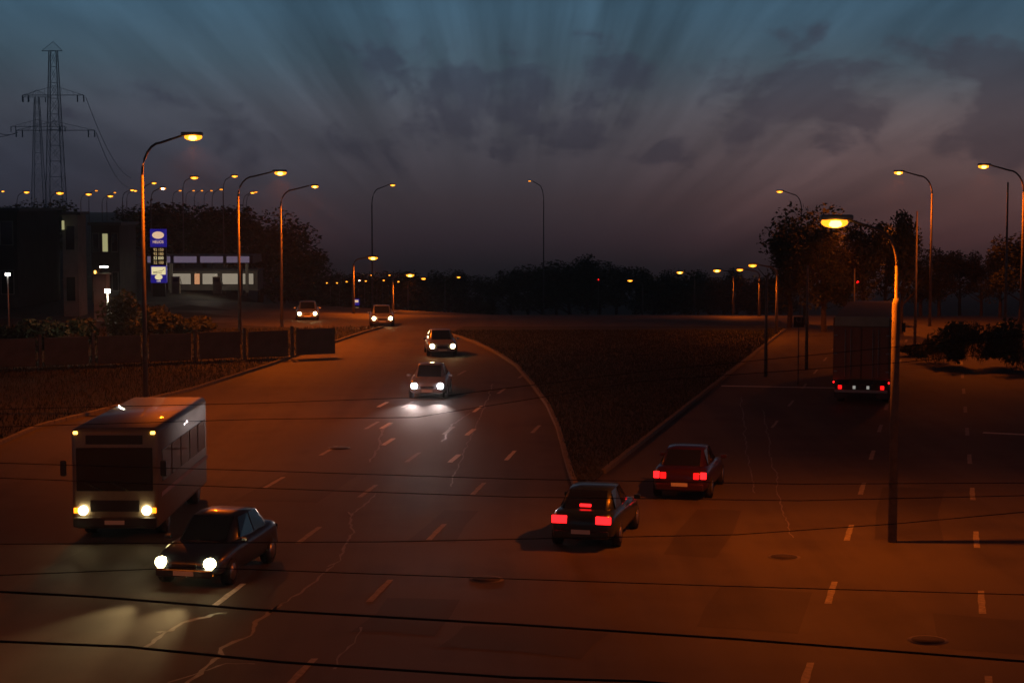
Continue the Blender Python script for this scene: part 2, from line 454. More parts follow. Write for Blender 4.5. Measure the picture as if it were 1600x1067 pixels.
# patched rectangles and manhole covers let into the asphalt
def rpatch(px, py, w, l, u, m='patch', z=.0025):
    c = G(px, py); n = Vector((u.y, -u.x, 0)); rs = random.Random(px)
    pts = []
    for sx, sy in ((-1, -1), (0, -1), (1, -1), (1, 0), (1, 1), (0, 1), (-1, 1), (-1, 0)):
        q = c + n * (sx * w / 2 + rs.uniform(-.12, .12)) + u * (sy * l / 2 + rs.uniform(-.2, .2)); pts.append((q.x, q.y, z))
    me = bpy.data.meshes.new('asphalt_patch'); me.from_pydata(pts, [], [tuple(range(8))]); link('asphalt_patch', me, M[m], road)
for a in ((640, 960, 1.6, 3.4, UL), (470, 760, 2.4, 6, UL), (700, 820, 1.2, 5, UL), (1180, 950, 2.0, 4, UR), (1420, 800, 1.8, 9, UR), (1100, 830, 1.4, 7, UR), (1560, 990, 2.6, 3, UR), (820, 1000, 3.0, 2.2, UR), (200, 860, 2.2, 5, UL)): rpatch(*a)
for px_, py_ in ((760, 905), (1225, 870), (530, 700), (1450, 1000)):
    q = G(px_, py_); mh = tubeo('manhole_cover', [(0, 0, -.02), (0, 0, .012)], .34, M['iron'], road, 20); mh.location = (q.x, q.y, 0)
    rg = tubeo('rim', [(0, 0, -.02), (0, 0, .008)], .42, M['kerb'], mh, 20)
# ------------------------------------------------------------ footbridge we stand on (below and behind the camera)
fb = thing('footbridge', 'concrete footbridge the view is taken from, over the road', 'bridge', (0, -.25, 0), R(-9))
box('deck', (0, -1.2, 7.05), (80, 3.0, .5), M['fence'], fb)
box('parapet', (0, .2, 7.75), (80, .14, .9), M['fence'], fb)
box('parapet', (0, -2.6, 7.75), (80, .14, .9), M['fence'], fb)
for x in (-38, 38): box('pier', (x, -1.2, 3.4), (1.2, 1.6, 6.8), M['fence'], fb, bevel=.08)

# ------------------------------------------------------------ street lamps
SOD = (1, .150, .002)
def ltg(kind, name, loc, energy, color, parent=None, size=.2, rot=None, spot=None, blend=.5):
    l = bpy.data.lights.new(name, kind); l.energy = energy; l.color = color; l.shadow_soft_size = size
    if kind == 'SPOT': l.spot_size = R(spot or 150); l.spot_blend = blend
    o = bpy.data.objects.new(name, l); COL.objects.link(o); o.location = loc
    if rot is not None: o.rotation_euler = rot
    if parent is not None: o.parent = parent
    return o
def lamp(head, arm, label, energy=0.0, group='street lamps', bulb='sodium', hs=1.0, polew=.085, sleeve=False, sides=8, color=SOD, baser=None, pz=None):
    """head: world position of the light; arm: signed horizontal reach from pole to head"""
    bxp = head.x - arm; by = head.y; z0 = T(bxp, by) if pz is None else pz
    t = thing('street_lamp', label, 'street lamp', (bxp, by, z0), 0, group)
    H = head.z - z0; s = 1 if arm > 0 else -1; a = abs(arm)
    pts = [(0, 0, 0), (0, 0, H * .45), (0, 0, H * .86)]
    tubeo('pole', pts, [polew * 1.35, polew * 1.05, polew * .75], M['pole'], t, sides)
    c = []
    for i in range(7):
        q = i / 6 * math.pi / 2
        c.append((s * a * .38 * (1 - math.cos(q)), 0, H * .86 + (H * .115) * math.sin(q)))
    c.append((s * a * .85, 0, H + .03))
    tubeo('arm', c, [polew * .62] * 7 + [polew * .5], M['pole'], t, sides)
    bm = bmesh.new(); bx(bm, (s * a, 0, .07 + H), (.85 * hs, .32 * hs, .14 * hs), bevel=.045 * hs); bm_obj('lamp_head', bm, M['steel'], t)
    bm = bmesh.new(); bmesh.ops.create_uvsphere(bm, u_segments=14, v_segments=8, radius=1,
        matrix=Matrix.Translation((s * (a + .05), 0, H - .06 * hs)) @ Matrix.Diagonal((.36 * hs, .19 * hs, .15 * hs, 1)))
    lens = bm_obj('lamp_glass', bm, M['bowl'], t, True)
    bm = bmesh.new(); bmesh.ops.create_uvsphere(bm, u_segments=12, v_segments=8, radius=1,
        matrix=Matrix.Translation((s * (a + .05), -.035 * hs, H - .075 * hs)) @ Matrix.Diagonal((.27 * hs, .17 * hs, .125 * hs, 1)))
    bm_obj('bulb', bm, M[bulb], lens, True)
    if sleeve: tubeo('base_sleeve', [(0, 0, 0), (0, 0, H * .74), (0, 0, H * .76)], [polew * 2.0, polew * 1.8, polew * 1.2], M['sleeve'], t, 12)
    if energy: ltg('SPOT', 'lamp_light', (s * (a + .05), 0, H - .35), energy, color, t, .12, (0, 0, 0), 165, .6)
    return t

E = 9000.0
lamp(P(300, 212, 75), 2.1, 'tall street lamp with a long curved arm, nearest on the left of the road', E * .6, hs=1.05)
lamp(P(437, 269, 112), 2.6, 'bright street lamp left of centre, second nearest of the left row', E * .9, hs=1.05)
lamp(P(491, 291, 128), 2.4, 'smaller street lamp just right of and below the second bright one of the left row', E * .5, hs=.7)
lamp(P(613, 289, 210), 2.4, 'single orange street lamp in the sky left of centre', 0, hs=.8, bulb='sodium_s')
lamp(P(828, 283, 260), -2.0, 'faint solitary street lamp against the clouds at the centre', 0, hs=.5, bulb='sodium_d')
lamp(P(1219, 299, 200), -2.4, 'orange street lamp above the dark trees right of centre', 0, hs=.95, bulb='sodium_s')
lamp(P(1405, 269, 130), -2.4, 'orange street lamp right of centre, higher than the one above the dark trees', E * .5, hs=.9)
lamp(P(1538, 259, 108), -2.4, 'orange street lamp near the right edge, highest of the right row', E * .4, hs=.9)
lamp(P(1307, 344, 47), -1.6, 'nearest and brightest street lamp on the right, on a pole with a thick concrete sleeve', E * .35, hs=1.0, polew=.06, sleeve=True, sides=12)
# the row that stands lower, down the valley road
for px, py, d, hs, lb in [
    (582, 402, 150, 1.1, 'bright orange street lamp low in the valley, leftmost bright one below the left row'),
    (640, 429, 170, 1.1, 'bright orange street lamp low in the valley beside the tree line, left of centre'),
    (661, 435, 190, .7, 'small orange street lamp just right of the bright valley lamp'),
    (716, 433, 215, .6, 'small orange street lamp at the foot of the sky, nearest left of centre'),
    (985, 438, 230, .9, 'orange street lamp low against black trees, first right of centre'),
    (1063, 425, 200, 1.0, 'orange street lamp low against black trees, second right of centre'),
    (1121, 422, 175, 1.0, 'orange street lamp low against black trees, third right of centre'),
    (1157, 421, 150, .75, 'orange street lamp close right of the third low lamp by the black trees'),
    (1177, 414, 120, .75, 'yellow-orange street lamp, rightmost of the low row before the black trees')]:
    lamp(P(px, py, d), 1.6 if px < 800 else -1.6, lb, E * (.30 if px < 800 else .10) if d < 185 else 0, hs=hs, bulb='sodium' if hs > .9 else 'sodium_s')
# small lamps along the town skyline on the left
far = [(4, 299, .8), (41, 300, 1.1), (93, 301, 1.5), (138, 303, 1.5), (150, 298, .7), (172, 306, 1.3), (179, 301, .6), (206, 297, .8), (211, 298, .8),
       (240, 286, .8), (281, 298, .7), (303, 277, 1.3), (302, 298, .6), (315, 298, .6), (330, 298, .6), (345, 296, .7), (366, 275, 1.0), (394, 301, .9), (399, 300, .7)]
ORD = ['first', 'second', 'third', 'fourth', 'fifth', 'sixth', 'seventh', 'eighth', 'ninth', 'tenth', 'eleventh', 'twelfth', 'thirteenth', 'fourteenth',
       'fifteenth', 'sixteenth', 'seventeenth', 'eighteenth', 'nineteenth', 'twentieth']
def ordn(i):
    if i < 20: return ORD[i]
    tens = {2: 'twenty', 3: 'thirty', 4: 'forty', 5: 'fifty'}[(i + 1) // 10]; u = (i + 1) % 10
    return tens + ('-' + ORD[u - 1] if u else 'th') if u else tens.replace('ty', 'tieth')
for i, (px, py, s) in enumerate(sorted(far)):
    d = random.uniform(225, 300) if py > 290 else 190
    lamp(P(px, py, d), 1.2, 'small orange street lamp on the left skyline, %s from the left edge' % ORD[i], 0, 'small lamps on the left skyline',
         'sodium_s' if s > .75 else 'sodium_d', hs=.85 * s, sides=5, polew=.07)
lamp(P(254, 294, 180), 1.2, 'white street lamp among the small orange ones on the left skyline', 0, 'small lamps on the left skyline', 'white_l', hs=.8, sides=5, color=(1, .95, .85))
low = [(455, 442), (470, 442), (491, 442), (510, 442), (526, 442), (541, 440), (571, 439), (580, 430), (599, 438), (608, 430), (622, 440)]
for i, (px, py) in enumerate(low):
    d = 235 + 4 * (i % 5)
    lamp(P(px, py, d), .9, 'tiny orange street lamp low beyond the price sign, %s from the left' % ORD[i], 0, 'tiny lamps in the valley', 'sodium_s', hs=.42, sides=5, polew=.05)
lamp(P(561, 438, 225), .9, 'tiny white street lamp among the orange ones low beyond the price sign', 0, 'tiny lamps in the valley', 'white_l', hs=.42, sides=5, polew=.05)
# lamps outside the frame that light the road
def offlamp(x, y, z, e, arm, lb): return lamp(Vector((x, y, z)), arm, lb, e, hs=1.0)
offlamp(-17.0, 28, 11, E * .30, 2.2, 'street lamp left of the frame beside the inbound lanes')
offlamp(19.5, 34, 10, E * .10, -2.2, 'street lamp right of the frame beside the outbound lanes')
offlamp(9, -27, 10.6, E * 3.4, -2.2, 'street lamp behind the footbridge on the right')
offlamp(-14, -34, 11, E * 4.2, 2.2, 'street lamp behind the footbridge on the left')

# plain poles lit from the side on the right
for px, top, d, lb in [(1198, 430, 92, 'thin bare pole left of the truck, nearest the black trees'), (1262, 415, 96, 'thin bare pole just left of the truck'),
                       (1335, 420, 110, 'thin bare pole directly behind the truck'), (1575, 285, 104, 'tall bare pole near the right edge'),
                       (1433, 330, 112, 'slim pole between the sleeved lamp pole and the right edge')]:
    p = P(px, top, d); b = T(p.x, p.y); o = tubeo('bare_pole', [(0, 0, 0), (0, 0, p.z - b)], [.10, .05], M['pole'])
    o.location = (p.x, p.y, b); tag(o, lb, 'pole', 'bare poles on the right verge')

# ------------------------------------------------------------ overhead cables crossing low before the bridge
def cable(pts, d, r, lb):
    w = [P(px, py, d) for px, py in pts]
    a, b = w[0], w[-1]; sl = (b.z - a.z) / (b.x - a.x)
    L_ = a + Vector((-16, 0, 1.6)); R_ = b + Vector((16, 0, 1.6))
    o = tubeo('overhead_cable', [L_, a.lerp(L_, .5) - Vector((0, 0, .45))] + w + [b.lerp(R_, .5) - Vector((0, 0, .45)), R_], r, M['cable'], None, 6)
    tag(o, lb, 'cable', 'cables crossing the view')
cable([(-40, 922), (150, 932), (400, 952), (800, 975), (1150, 998), (1640, 1036)], 13.0, .009, 'thick black cable crossing the lower picture in front of the headlight pool')
cable([(-40, 1000), (200, 1010), (440, 1034), (800, 1058), (1000, 1064), (1250, 1085), (1640, 1110)], 12.0, .009, 'lowest black cable, at the bottom edge of the picture')
cable([(-40, 900), (300, 886), (800, 904), (1124, 915), (1640, 930)], 14.0, .004, 'thin black cable crossing behind the two cars, above the thick one')
cable([(-40, 722), (400, 735), (800, 748), (1250, 756), (1640, 754)], 20.0, .0045, 'thin dark cable at mid height, upper of a close pair')
cable([(-40, 745), (400, 762), (800, 776), (1250, 782), (1640, 773)], 20.0, .0045, 'thin dark cable at mid height, lower of a close pair')
cable([(-40, 668), (400, 655), (650, 652), (1000, 596), (1400, 567), (1640, 545)], 26.0, .005, 'dark cable passing just below the white headlights and across the truck')
cable([(-40, 640), (400, 630), (680, 620), (1000, 581), (1400, 542), (1640, 520)], 26.0, .005, 'dark cable passing right under the white headlights, uppermost of all')
cable([(-40, 850), (600, 846), (1150, 835), (1400, 818), (1640, 796)], 16.0, .004, 'thin cable rising to the right across the outbound lanes')
for x, lb in ((-19, 'utility pole left of the frame carrying the cables'), (21, 'utility pole right of the frame carrying the cables')):
    u = thing('utility_pole', lb, 'utility pole', (x, 17, 0)); tubeo('pole', [(0, 0, 0), (0, 0, 9.5)], [.16, .10], M['pole'], u)
    box('crossarm', (0, 0, 8.9), (.1, 16, .1), M['pole'], u)

# ------------------------------------------------------------ vehicles (local +Y forward)
def loft(name, stations, m, parent, smooth=True, sub=1):
    """stations: (y, half width, z bottom, z shoulder, z top, top half width)"""
    bm = bmesh.new(); rings = []
    for (y, w, z0, zs, zt, wt) in stations:
        half = [(w * .80, z0), (w * .97, z0 + .10), (w, z0 + (zs - z0) * .45), (w * .985, zs), (wt, zt), (wt * .55, zt + .018)]
        ring = [(x, z) for x, z in half] + [(-x, z) for x, z in reversed(half)]
        rings.append([bm.verts.new((x, y, z)) for x, z in ring])
    n = len(rings[0])
    for a, b in zip(rings[:-1], rings[1:]):
        for k in range(n): bm.faces.new((a[k], a[(k + 1) % n], b[(k + 1) % n], b[k]))
    bm.faces.new(rings[0]); bm.faces.new(list(reversed(rings[-1])))
    o = bm_obj(name, bm, m, parent, smooth)
    if sub: s = o.modifiers.new('s', 'SUBSURF'); s.levels = sub; s.render_levels = sub
    return o
def quadpanel(name, q, m, parent, inset=.08, off=.006, th=.004):
    q = [Vector(p) for p in q]; c = sum(q, Vector()) / 4; n = (q[1] - q[0]).cross(q[3] - q[0]).normalized()
    if n.dot(c - Vector((0, c.y * .3, .7))) < 0: n = -n
    bm = bmesh.new(); p = [c + (v_ - c) * (1 - inset) for v_ in q]
    a = [bm.verts.new(v_ + n * off) for v_ in p]; b = [bm.verts.new(v_ + n * (off - th) - n * .0) for v_ in p]
    bm.faces.new(a); bm.faces.new(list(reversed(b)))
    for i in range(4): bm.faces.new((a[i], b[i], b[(i + 1) % 4], a[(i + 1) % 4]))
    return bm_obj(name, bm, m, parent)
def wheel(parent, x, y, r=.32, w=.21):
    t = disc_cyl('wheel', (x, y, r), (1, 0, 0), r, w, M['rubber'], parent, 24)
    s = 1 if x > 0 else -1
    disc_cyl('rim', (x + s * (w / 2 + .003), y, r), (1, 0, 0), r * .62, .012, M['rim'], t, 16)
def spot_at(name, loc, energy, color, parent, tilt=4.5, size=34, yaw=0.0):
    return ltg('SPOT', name, loc, energy, color, parent, .05, (math.pi / 2 - R(tilt), 0, yaw), size, 1.0)
def car(label, pos, heading, paint, head=None, tail=None, tall=1.44, group='cars on the road', brake=False, beam=0, hatch=False, beamcol=(1, .95, .9), splitlamp=False):
    """pos: ground centre; heading: world direction of travel"""
    t = thing('car', label, 'car', (pos.x, pos.y, T(pos.x, pos.y)), math.atan2(-heading.x, heading.y), group)
    m = M[paint]
    st = [(-2.18, .60, .34, .62, .70, .50), (-2.12, .76, .26, .78, .93, .66), (-1.85, .85, .22, .86, 1.00, .74), (-1.2, .88, .20, .88, .99, .78),
          (0, .89, .19, .86, .95, .79), (.95, .89, .20, .84, .93, .78), (1.5, .87, .22, .78, .86, .74), (1.95, .82, .24, .68, .75, .66), (2.16, .66, .30, .55, .62, .50)]
    loft('body', st, m, t)
    z0, z1 = .93, tall; yb, yf, rb, rf = (-2.0 if hatch else -1.72), 1.02, (-1.55 if hatch else -1.02), .22
    wb, wr = .76, .58
    cab = loft('cabin', [(yb, wb * .86, .80, .86, z0, wb * .8), (rb, wb, .85, z0, z1 - .03, wr * .96), ((rb + rf) / 2, wb * 1.02, .85, z0, z1, wr), (rf, wb, .85, z0, z1 - .03, wr * .96), (yf, wb * .88, .8, .85, z0 - .03, wb * .8)], m, t, True, 0)
    quadpanel('rear_window', [(-wb * .80, yb, z0), (wb * .80, yb, z0), (wr * .96, rb, z1 - .03), (-wr * .96, rb, z1 - .03)], M['glass'], t, .10, .032)
    quadpanel('windscreen', [(-wb * .80, yf, z0 - .03), (wb * .80, yf, z0 - .03), (wr * .96, rf, z1 - .03), (-wr * .96, rf, z1 - .03)], M['glass'], t, .08, .032)
    for s in (-1, 1):
        mid = (rb + rf) / 2
        quadpanel('side_window', [(s * wb * .985, rb - .28, z0 + .01), (s * wb * 1.0, mid, z0 + .01), (s * wr, mid, z1 - .01), (s * wr * .96, rb, z1 - .03)], M['glass'], t, .10, .012)
        quadpanel('side_window', [(s * wb * .985, rf + .32, z0 + .01), (s * wb * 1.0, mid, z0 + .01), (s * wr, mid, z1 - .01), (s * wr * .96, rf, z1 - .03)], M['glass'], t, .10, .012)
        mr = box('mirror', (s * .97, .78, .98), (.18, .09, .12), m, t, .03)
        wheel(t, s * .78, -1.32); wheel(t, s * .78, 1.34)
        # lights
        if tail == 'wide':
            box('tail_light', (s * .58, -2.14, .80), (.40, .09, .20), M['tail_hi'], t, .02)
        elif tail == 'double':
            box('tail_light', (s * .50, -2.165, .76), (.17, .06, .19), M['tail'], t, .02); box('tail_light', (s * .71, -2.12, .77), (.18, .09, .20), M['tail_hi'], t, .02)
        else: box('tail_light', (s * .64, -2.12, .78), (.22, .06, .14), M['black'], t, .02)
        hm = {'w': 'head_w', 'y': 'head_y', None: 'rim'}[head]
        h = disc_cyl('headlight', (s * .60, 2.07, .62), (0, 1, .1), .135, .12, M[hm], t, 16)
        box('fog_light', (s * .62, 2.13, .36), (.16, .05, .06), M['ind'] if head == 'y' else M['rim'], t, .015)
        if beam and head: spot_at('headlight_beam', (s * .60, 2.20, .62), beam, beamcol, t)
    if tail == 'wide': box('high_brake_light', (0, -1.58, 1.09), (.30, .06, .07), M['tail_hi'], t, .01)
    box('bumper', (0, -2.17, .42), (1.45, .12, .20), m, t, .04); box('bumper', (0, 2.15, .40), (1.40, .12, .20), m, t, .04)
    box('grille', (0, 2.165, .56), (.62, .05, .11), M['black'], t, .01)
    box('number_plate', (0, -2.235, .50), (.50, .015, .11), M['plate'], t); box('number_plate', (0, 2.215, .40), (.50, .015, .11), M['plate'], t)
    return t
def gp(px, py, lz): # ground point under a light seen at px,py at height lz
    p = G(px, py, lz); return Vector((p.x, p.y, 0))
# outbound, tail lights towards us
p = gp(908, 812, .80); car('dark green car seen from behind with wide red tail lights, leftmost of the outbound cars', p + UR * 2.15, UR, 'green_p', tail='wide')
p = gp(1062, 742, .78); car('dark maroon car seen from behind with double red tail lights, left of the truck', p + UR * 2.15, UR, 'red_p', tail='double')
# inbound, headlights towards us
hl = -UL
p = gp(300, 880, .62); car('dark saloon with yellow-white headlights, nearest car coming towards the bridge', p + UL * 2.1, Vector((-.22, -1, 0)).normalized(), 'blue_p', head='y', beam=750, beamcol=(1, .70, .30), tall=1.45)
p = gp(660, 603, .62); car('silver car with dazzling white headlights in the middle of the inbound lanes', p + UL * 2.1, Vector((-.03, -1, 0)).normalized(), 'silver_p', head='w', beam=650, beamcol=(1, .78, .72))
def terr_hit(px, py):
    r = ray(px, py); k = 0
    for i in range(6000):
        k = (20 + i * .1) / r.y; q = C0 + r * k
        if q.z <= T(q.x, q.y) + .62: return q
    return q
for px, py, lb, hd in ((476, 489, 'distant car with warm headlights turning in from the filling station side', 'y'),
                   (686, 541, 'distant car with small warm headlights, right above the dazzling white ones', 'y'),
                   (312, 430, 'far car with one visible yellow headlight beside the filling station', 'y'),
                   (593, 497, 'far small car with warm headlights beyond the turning one', 'y')):
    q = terr_hit(px, py); q.z = 0
    car(lb, q + Vector((0, 2, 0)), Vector((.10, -1, 0)).normalized(), 'silver_p', head=hd, beam=0)

# articulated truck on the right, seen from behind
def truck(pos, heading):
    t = thing('truck', 'articulated truck with maroon box trailer, seen from behind on the right', 'truck', (pos.x, pos.y, 0), math.atan2(-heading.x, heading.y))
    Lg = 13.0
    box('trailer_box', (0, Lg / 2, 2.50), (2.50, Lg, 2.75), M['tarp_side'], t, .03)
    box('top_panel', (0, -.02, 3.72), (2.36, .05, .42), M['tarp_top'], t, .01)
    for s in (-1, 1):
        d = box('rear_door', (s * .60, -.03, 2.32), (1.14, .06, 2.26), M['tarp'], t, .012)
        for x in (.18, .42): tubeo('door_bar', [(s * (.60 + (x - .3)), -.08, 1.25), (s * (.60 + (x - .3)), -.08, 3.38)], .018, M['steel'], d)
        for z in (1.5, 2.3, 3.1): box('hinge', (s * 1.13, -.075, z), (.14, .03, .06), M['steel'], d)
        box('tail_light', (s * .92, -.10, .80), (.16, .05, .16), M['tail'], t, .01)
        box('marker_light', (s * 1.20, -.09, 1.02), (.06, .05, .08), M['tail_hi'], t, .01)
        box('plate_light', (s * .30, -.10, .80), (.12, .05, .14), M['dim_white'], t, .01)
        box('mud_flap', (s * .92, .60, .52), (.55, .03, .55), M['black'], t)
        for y in (1.6, 2.9, 4.2): wheel(t, s * .98, y, .48, .34)
        wheel(t, s * .98, 11.0, .5, .34); wheel(t, s * .98, 15.0, .5, .30)
        for k in range(9): box('side_post', (s * 1.262, .75 + k * 1.44, 2.5), (.03, .07, 2.6), M['steel'], t)
    box('bumper_bar', (0, -.05, .62), (2.3, .10, .12), M['steel'], t, .02); box('light_board', (0, -.055, .80), (2.3, .04, .20), M['black'], t, .01)
    box('chassis', (0, 6.5, 1.0), (1.0, 12.5, .22), M['black'], t)
    cb = box('cab', (0, 14.9, 2.05), (2.45, 2.3, 2.75), M['white_p'], t, .12)
    box('windscreen', (0, 16.06, 2.45), (2.1, .03, .95), M['glass'], t, .01)
    for s in (-1, 1):
        box('side_window', (s * 1.235, 15.2, 2.5), (.02, .9, .7), M['glass'], t, .005); box('mirror', (s * 1.45, 15.9, 2.4), (.2, .08, .5), M['black'], t, .03)
        box('headlight', (s * .9, 16.07, 1.0), (.3, .04, .18), M['rim'], t, .01)
    box('air_deflector', (0, 14.6, 3.62), (2.2, 1.5, .38), M['white_p'], t, .12)
p = G(1345, 633); truck(p, UR)

# bus / high van on the left, coming towards us
def bus(pos, heading):
    t = thing('bus', 'small tan bus with yellow headlights near the left edge', 'bus', (pos.x, pos.y, 0), math.atan2(-heading.x, heading.y))
    Wd, Lg, H = 2.3, 7.6, 3.05
    bm = bmesh.new(); bx(bm, (0, -Lg / 2, .35 + (H - .35) / 2), (Wd, Lg, H - .35), bevel=.14); bm_obj('body', bm, M['white_p'], t, True)
    ws = box('windscreen', (0, .012, 1.95), (2.02, .04, 1.15), M['glass'], t, .02)
    for s in (-.35, .35): tubeo('wiper', [(s, .05, 1.40), (s + .45, .05, 1.62)], .014, M['black'], ws)
    box('destination_panel', (0, .012, 2.74), (1.5, .03, .24), M['black'], t, .01)
    box('grille', (0, .012, .98), (1.3, .03, .30), M['black'], t, .01); box('bumper', (0, .03, .55), (2.2, .14, .26), M['black'], t, .03)
    box('number_plate', (0, .108, .55), (.52, .012, .11), M['plate'], t)
    for s in (-1, 1):
        disc_cyl('headlight', (s * .84, .03, .86), (0, 1, 0), .12, .06, M['head_y'], t)
        box('indicator', (s * 1.04, .02, .86), (.10, .05, .14), M['ind'], t, .01)
        box('roof_marker', (s * 1.02, -.04, 2.92), (.12, .12, .08), M['amber_d'], t, .02)
        box('mirror', (s * 1.32, .12, 2.0), (.16, .12, .42), M['black'], t, .04)
        wheel(t, s * .96, -1.5, .43, .28); wheel(t, s * .96, -6.2, .43, .28)
        for k in range(5): box('side_window', (s * (Wd / 2 + .004), -1.15 - k * 1.36, 1.98), (.03, 1.20, .86), M['glass'], t, .01)
        box('waist_stripe', (s * (Wd / 2 + .004), -4.0, 1.22), (.015, 7.2, .12), M['tarp'], t)
        spot_at('headlight_beam', (s * .84, .16, .86), 45, (1, .78, .42), t)
    box('door', (Wd / 2 + .012, -.72, 1.5), (.03, .62, 2.0), M['glass'], t, .01)
p = gp(180, 797, .86); bus(p, Vector((0.0, -1, 0)).normalized())

# ------------------------------------------------------------ text helper
def text_mesh(name, s, size, m, parent, loc, rz=0.0, depth=.012, sx=1.0):
    c = bpy.data.curves.new(name, 'FONT'); c.body = s; c.size = size; c.extrude = depth; c.align_x = 'CENTER'; c.align_y = 'CENTER'; c.resolution_u = 3
    o = bpy.data.objects.new(name, c); COL.objects.link(o); dg = bpy.context.evaluated_depsgraph_get()
    me = bpy.data.meshes.new_from_object(o.evaluated_get(dg)); bpy.data.objects.remove(o)
    o = link(name, me, m, parent); me.materials.clear(); me.materials.append(m)
    o.location = loc; o.rotation_euler = (math.pi / 2, 0, rz); o.scale = (sx, 1, 1); return o

# ------------------------------------------------------------ price sign of the filling station
d = 170.0; b = P(248, 400, d); k = d / F * (1.0)
def zrow(py): return P(248, py, d).z
t = thing('price_sign', 'tall lit blue price sign with a cream oval and fuel prices', 'sign', (b.x, b.y, 0), 0.0)
w = 25 * k
top, mid1, mid2, bot = zrow(358), zrow(386), zrow(415), zrow(442)
box('logo_panel', (0, 0, (top + mid1) / 2), (w, .35, top - mid1), M['sign_blue'], t)
box('price_panel', (0, 0, (mid1 + mid2) / 2), (w * .98, .33, mid1 - mid2 - .01), M['sign_black'], t)
box('lower_panel', (0, 0, (mid2 + bot) / 2), (w, .35, mid2 - bot), M['sign_blue'], t)
box('plinth', (0, 0, (bot - .01) / 2), (w * .8, .3, bot - .01), M['black'], t)
bm = bmesh.new(); bmesh.ops.create_cone(bm, cap_ends=True, segments=36, radius1=1, radius2=1, depth=.03,
    matrix=Matrix.Translation((0, -.19, zrow(367.5))) @ Matrix.Rotation(math.pi / 2, 4, 'X') @ Matrix.Diagonal((9.2 * k, 5.6 * k, 1, 1))); bm_obj('oval_emblem', bm, M['sign_cream'], t)
text_mesh('name_lettering', 'HELIOS', .40, M['sign_cream'], t, (0, -.19, zrow(378.3)), sx=.80)
for i, (s, py) in enumerate((('92 150', 390.5), ('92 180', 397), ('52 000', 403.5), ('52 100', 410.5))):
    text_mesh('price_digits', s, .40, M['sign_digit'] if i != 2 else M['sign_yel'], t, (0.02, -.18, zrow(py)), sx=.86)
box('white_panel', (0, -.18, zrow(423)), (w * .88, .03, 12 * k), M['sign_yel'], t)
tubeo('swoosh', [(-.5, -.205, zrow(425)), (0, -.205, zrow(424)), (.35, -.205, zrow(423)), (.55, -.205, zrow(420))], .022, M['sign_black'], t)
text_mesh('small_lettering', 'express', .24, M['blue'], t, (-.1, -.20, zrow(426)), sx=1.1)
bm = bmesh.new(); bmesh.ops.create_cone(bm, cap_ends=True, segments=30, radius1=1, radius2=1, depth=.03,
    matrix=Matrix.Translation((0, -.19, zrow(433))) @ Matrix.Rotation(math.pi / 2, 4, 'X') @ Matrix.Diagonal((6 * k, 4 * k, 1, 1))); bm_obj('small_oval', bm, M['sign_yel'], t)
text_mesh('small_lettering', 'café', .26, M['sign_yel'], t, (0, -.19, zrow(439)), sx=1.0)

# second, smaller sign farther off
d = 235.0; b = P(557, 484, d); k2 = d / F
t = thing('price_sign', 'small distant blue price sign below the valley lamps', 'sign', (b.x, b.y, T(b.x, b.y)))
zr = lambda py: P(557, py, d).z - T(b.x, b.y)
box('logo_panel', (0, 0, zr(472)), (9 * k2, .3, 10 * k2), M['sign_blue'], t); box('oval_emblem', (0, -.17, zr(470.5)), (6.5 * k2, .03, 4 * k2), M['sign_cream'], t, .01)
box('price_panel', (0, 0, zr(485)), (9 * k2, .28, 14 * k2), M['sign_black'], t)
for px_ in (-2.5, 0, 2.5): box('price_digits', (px_ * k2, -.155, zr(484)), (1.2 * k2, .02, 8 * k2), M['sign_digit'], t)
box('lower_panel', (0, 0, zr(497)), (9.5 * k2, .3, 10 * k2), M['sign_blue'], t); box('white_panel', (0, -.17, zr(495)), (8.5 * k2, .03, 4 * k2), M['sign_yel'], t)
box('post', (0, 0, zr(505) / 2), (1.0, .25, max(.2, zr(502))), M['black'], t)

# ------------------------------------------------------------ filling station
d = 182.0; k = d / F
a = P(262, 430, d); c = P(402, 430, d)
t = thing('filling_station', 'low filling station shop lit from inside beside the price sign', 'building', ((a.x + c.x) / 2, d, 0))
wd = c.x - a.x; hz = P(330, 424, d).z
box('wall', (0, 2.2, hz / 2), (wd, 4, hz), M['brick'], t); box('roof', (0, 2.2, hz + .09), (wd + .3, 4.3, .17), M['roof'], t)
for i, (x0, x1, m_) in enumerate(((.04, .26, 'shop'), (.29, .36, 'shop_o'), (.38, .56, 'shop'), (.60, .80, 'shop'), (.83, .96, 'shop'))):
    f = box('window_frame', (-wd / 2 + wd * (x0 + x1) / 2, .17, hz * .60), (wd * (x1 - x0), .06, hz * .62), M['roof'], t)
    box('pane', (-wd / 2 + wd * (x0 + x1) / 2, .13, hz * .60), (wd * (x1 - x0) - .12, .03, hz * .62 - .12), M[m_], f)
t = thing('station_canopy', 'flat canopy with pale purple lit fascia over the fuel pumps', 'canopy', ((a.x + c.x) / 2 + .5, d - 7, 0))
z1 = P(330, 398, d - 7).z; z2 = P(330, 410, d - 7).z
box('roof_slab', (0, 0, (z1 + z2) / 2), (wd + 1, 6, z1 - z2), M['roof'], t)
for i in range(4): box('fascia_panel', (-wd / 2 + .6 + i * (wd / 3.6), -3.03, (z1 + z2) / 2), (wd / 3.6 - .35, .05, (z1 - z2) * .8), M['canopy_l'], t)
for x in (-wd / 2 + .8, wd / 2 - .8):
    for y in (-2, 2): box('column', (x, y, z2 / 2), (.3, .3, z2 - .01), M['brick'], t)
ltg('POINT', 'canopy_light', (0, 0, z2 - .4), 180, (1, .85, .65), t, .4)
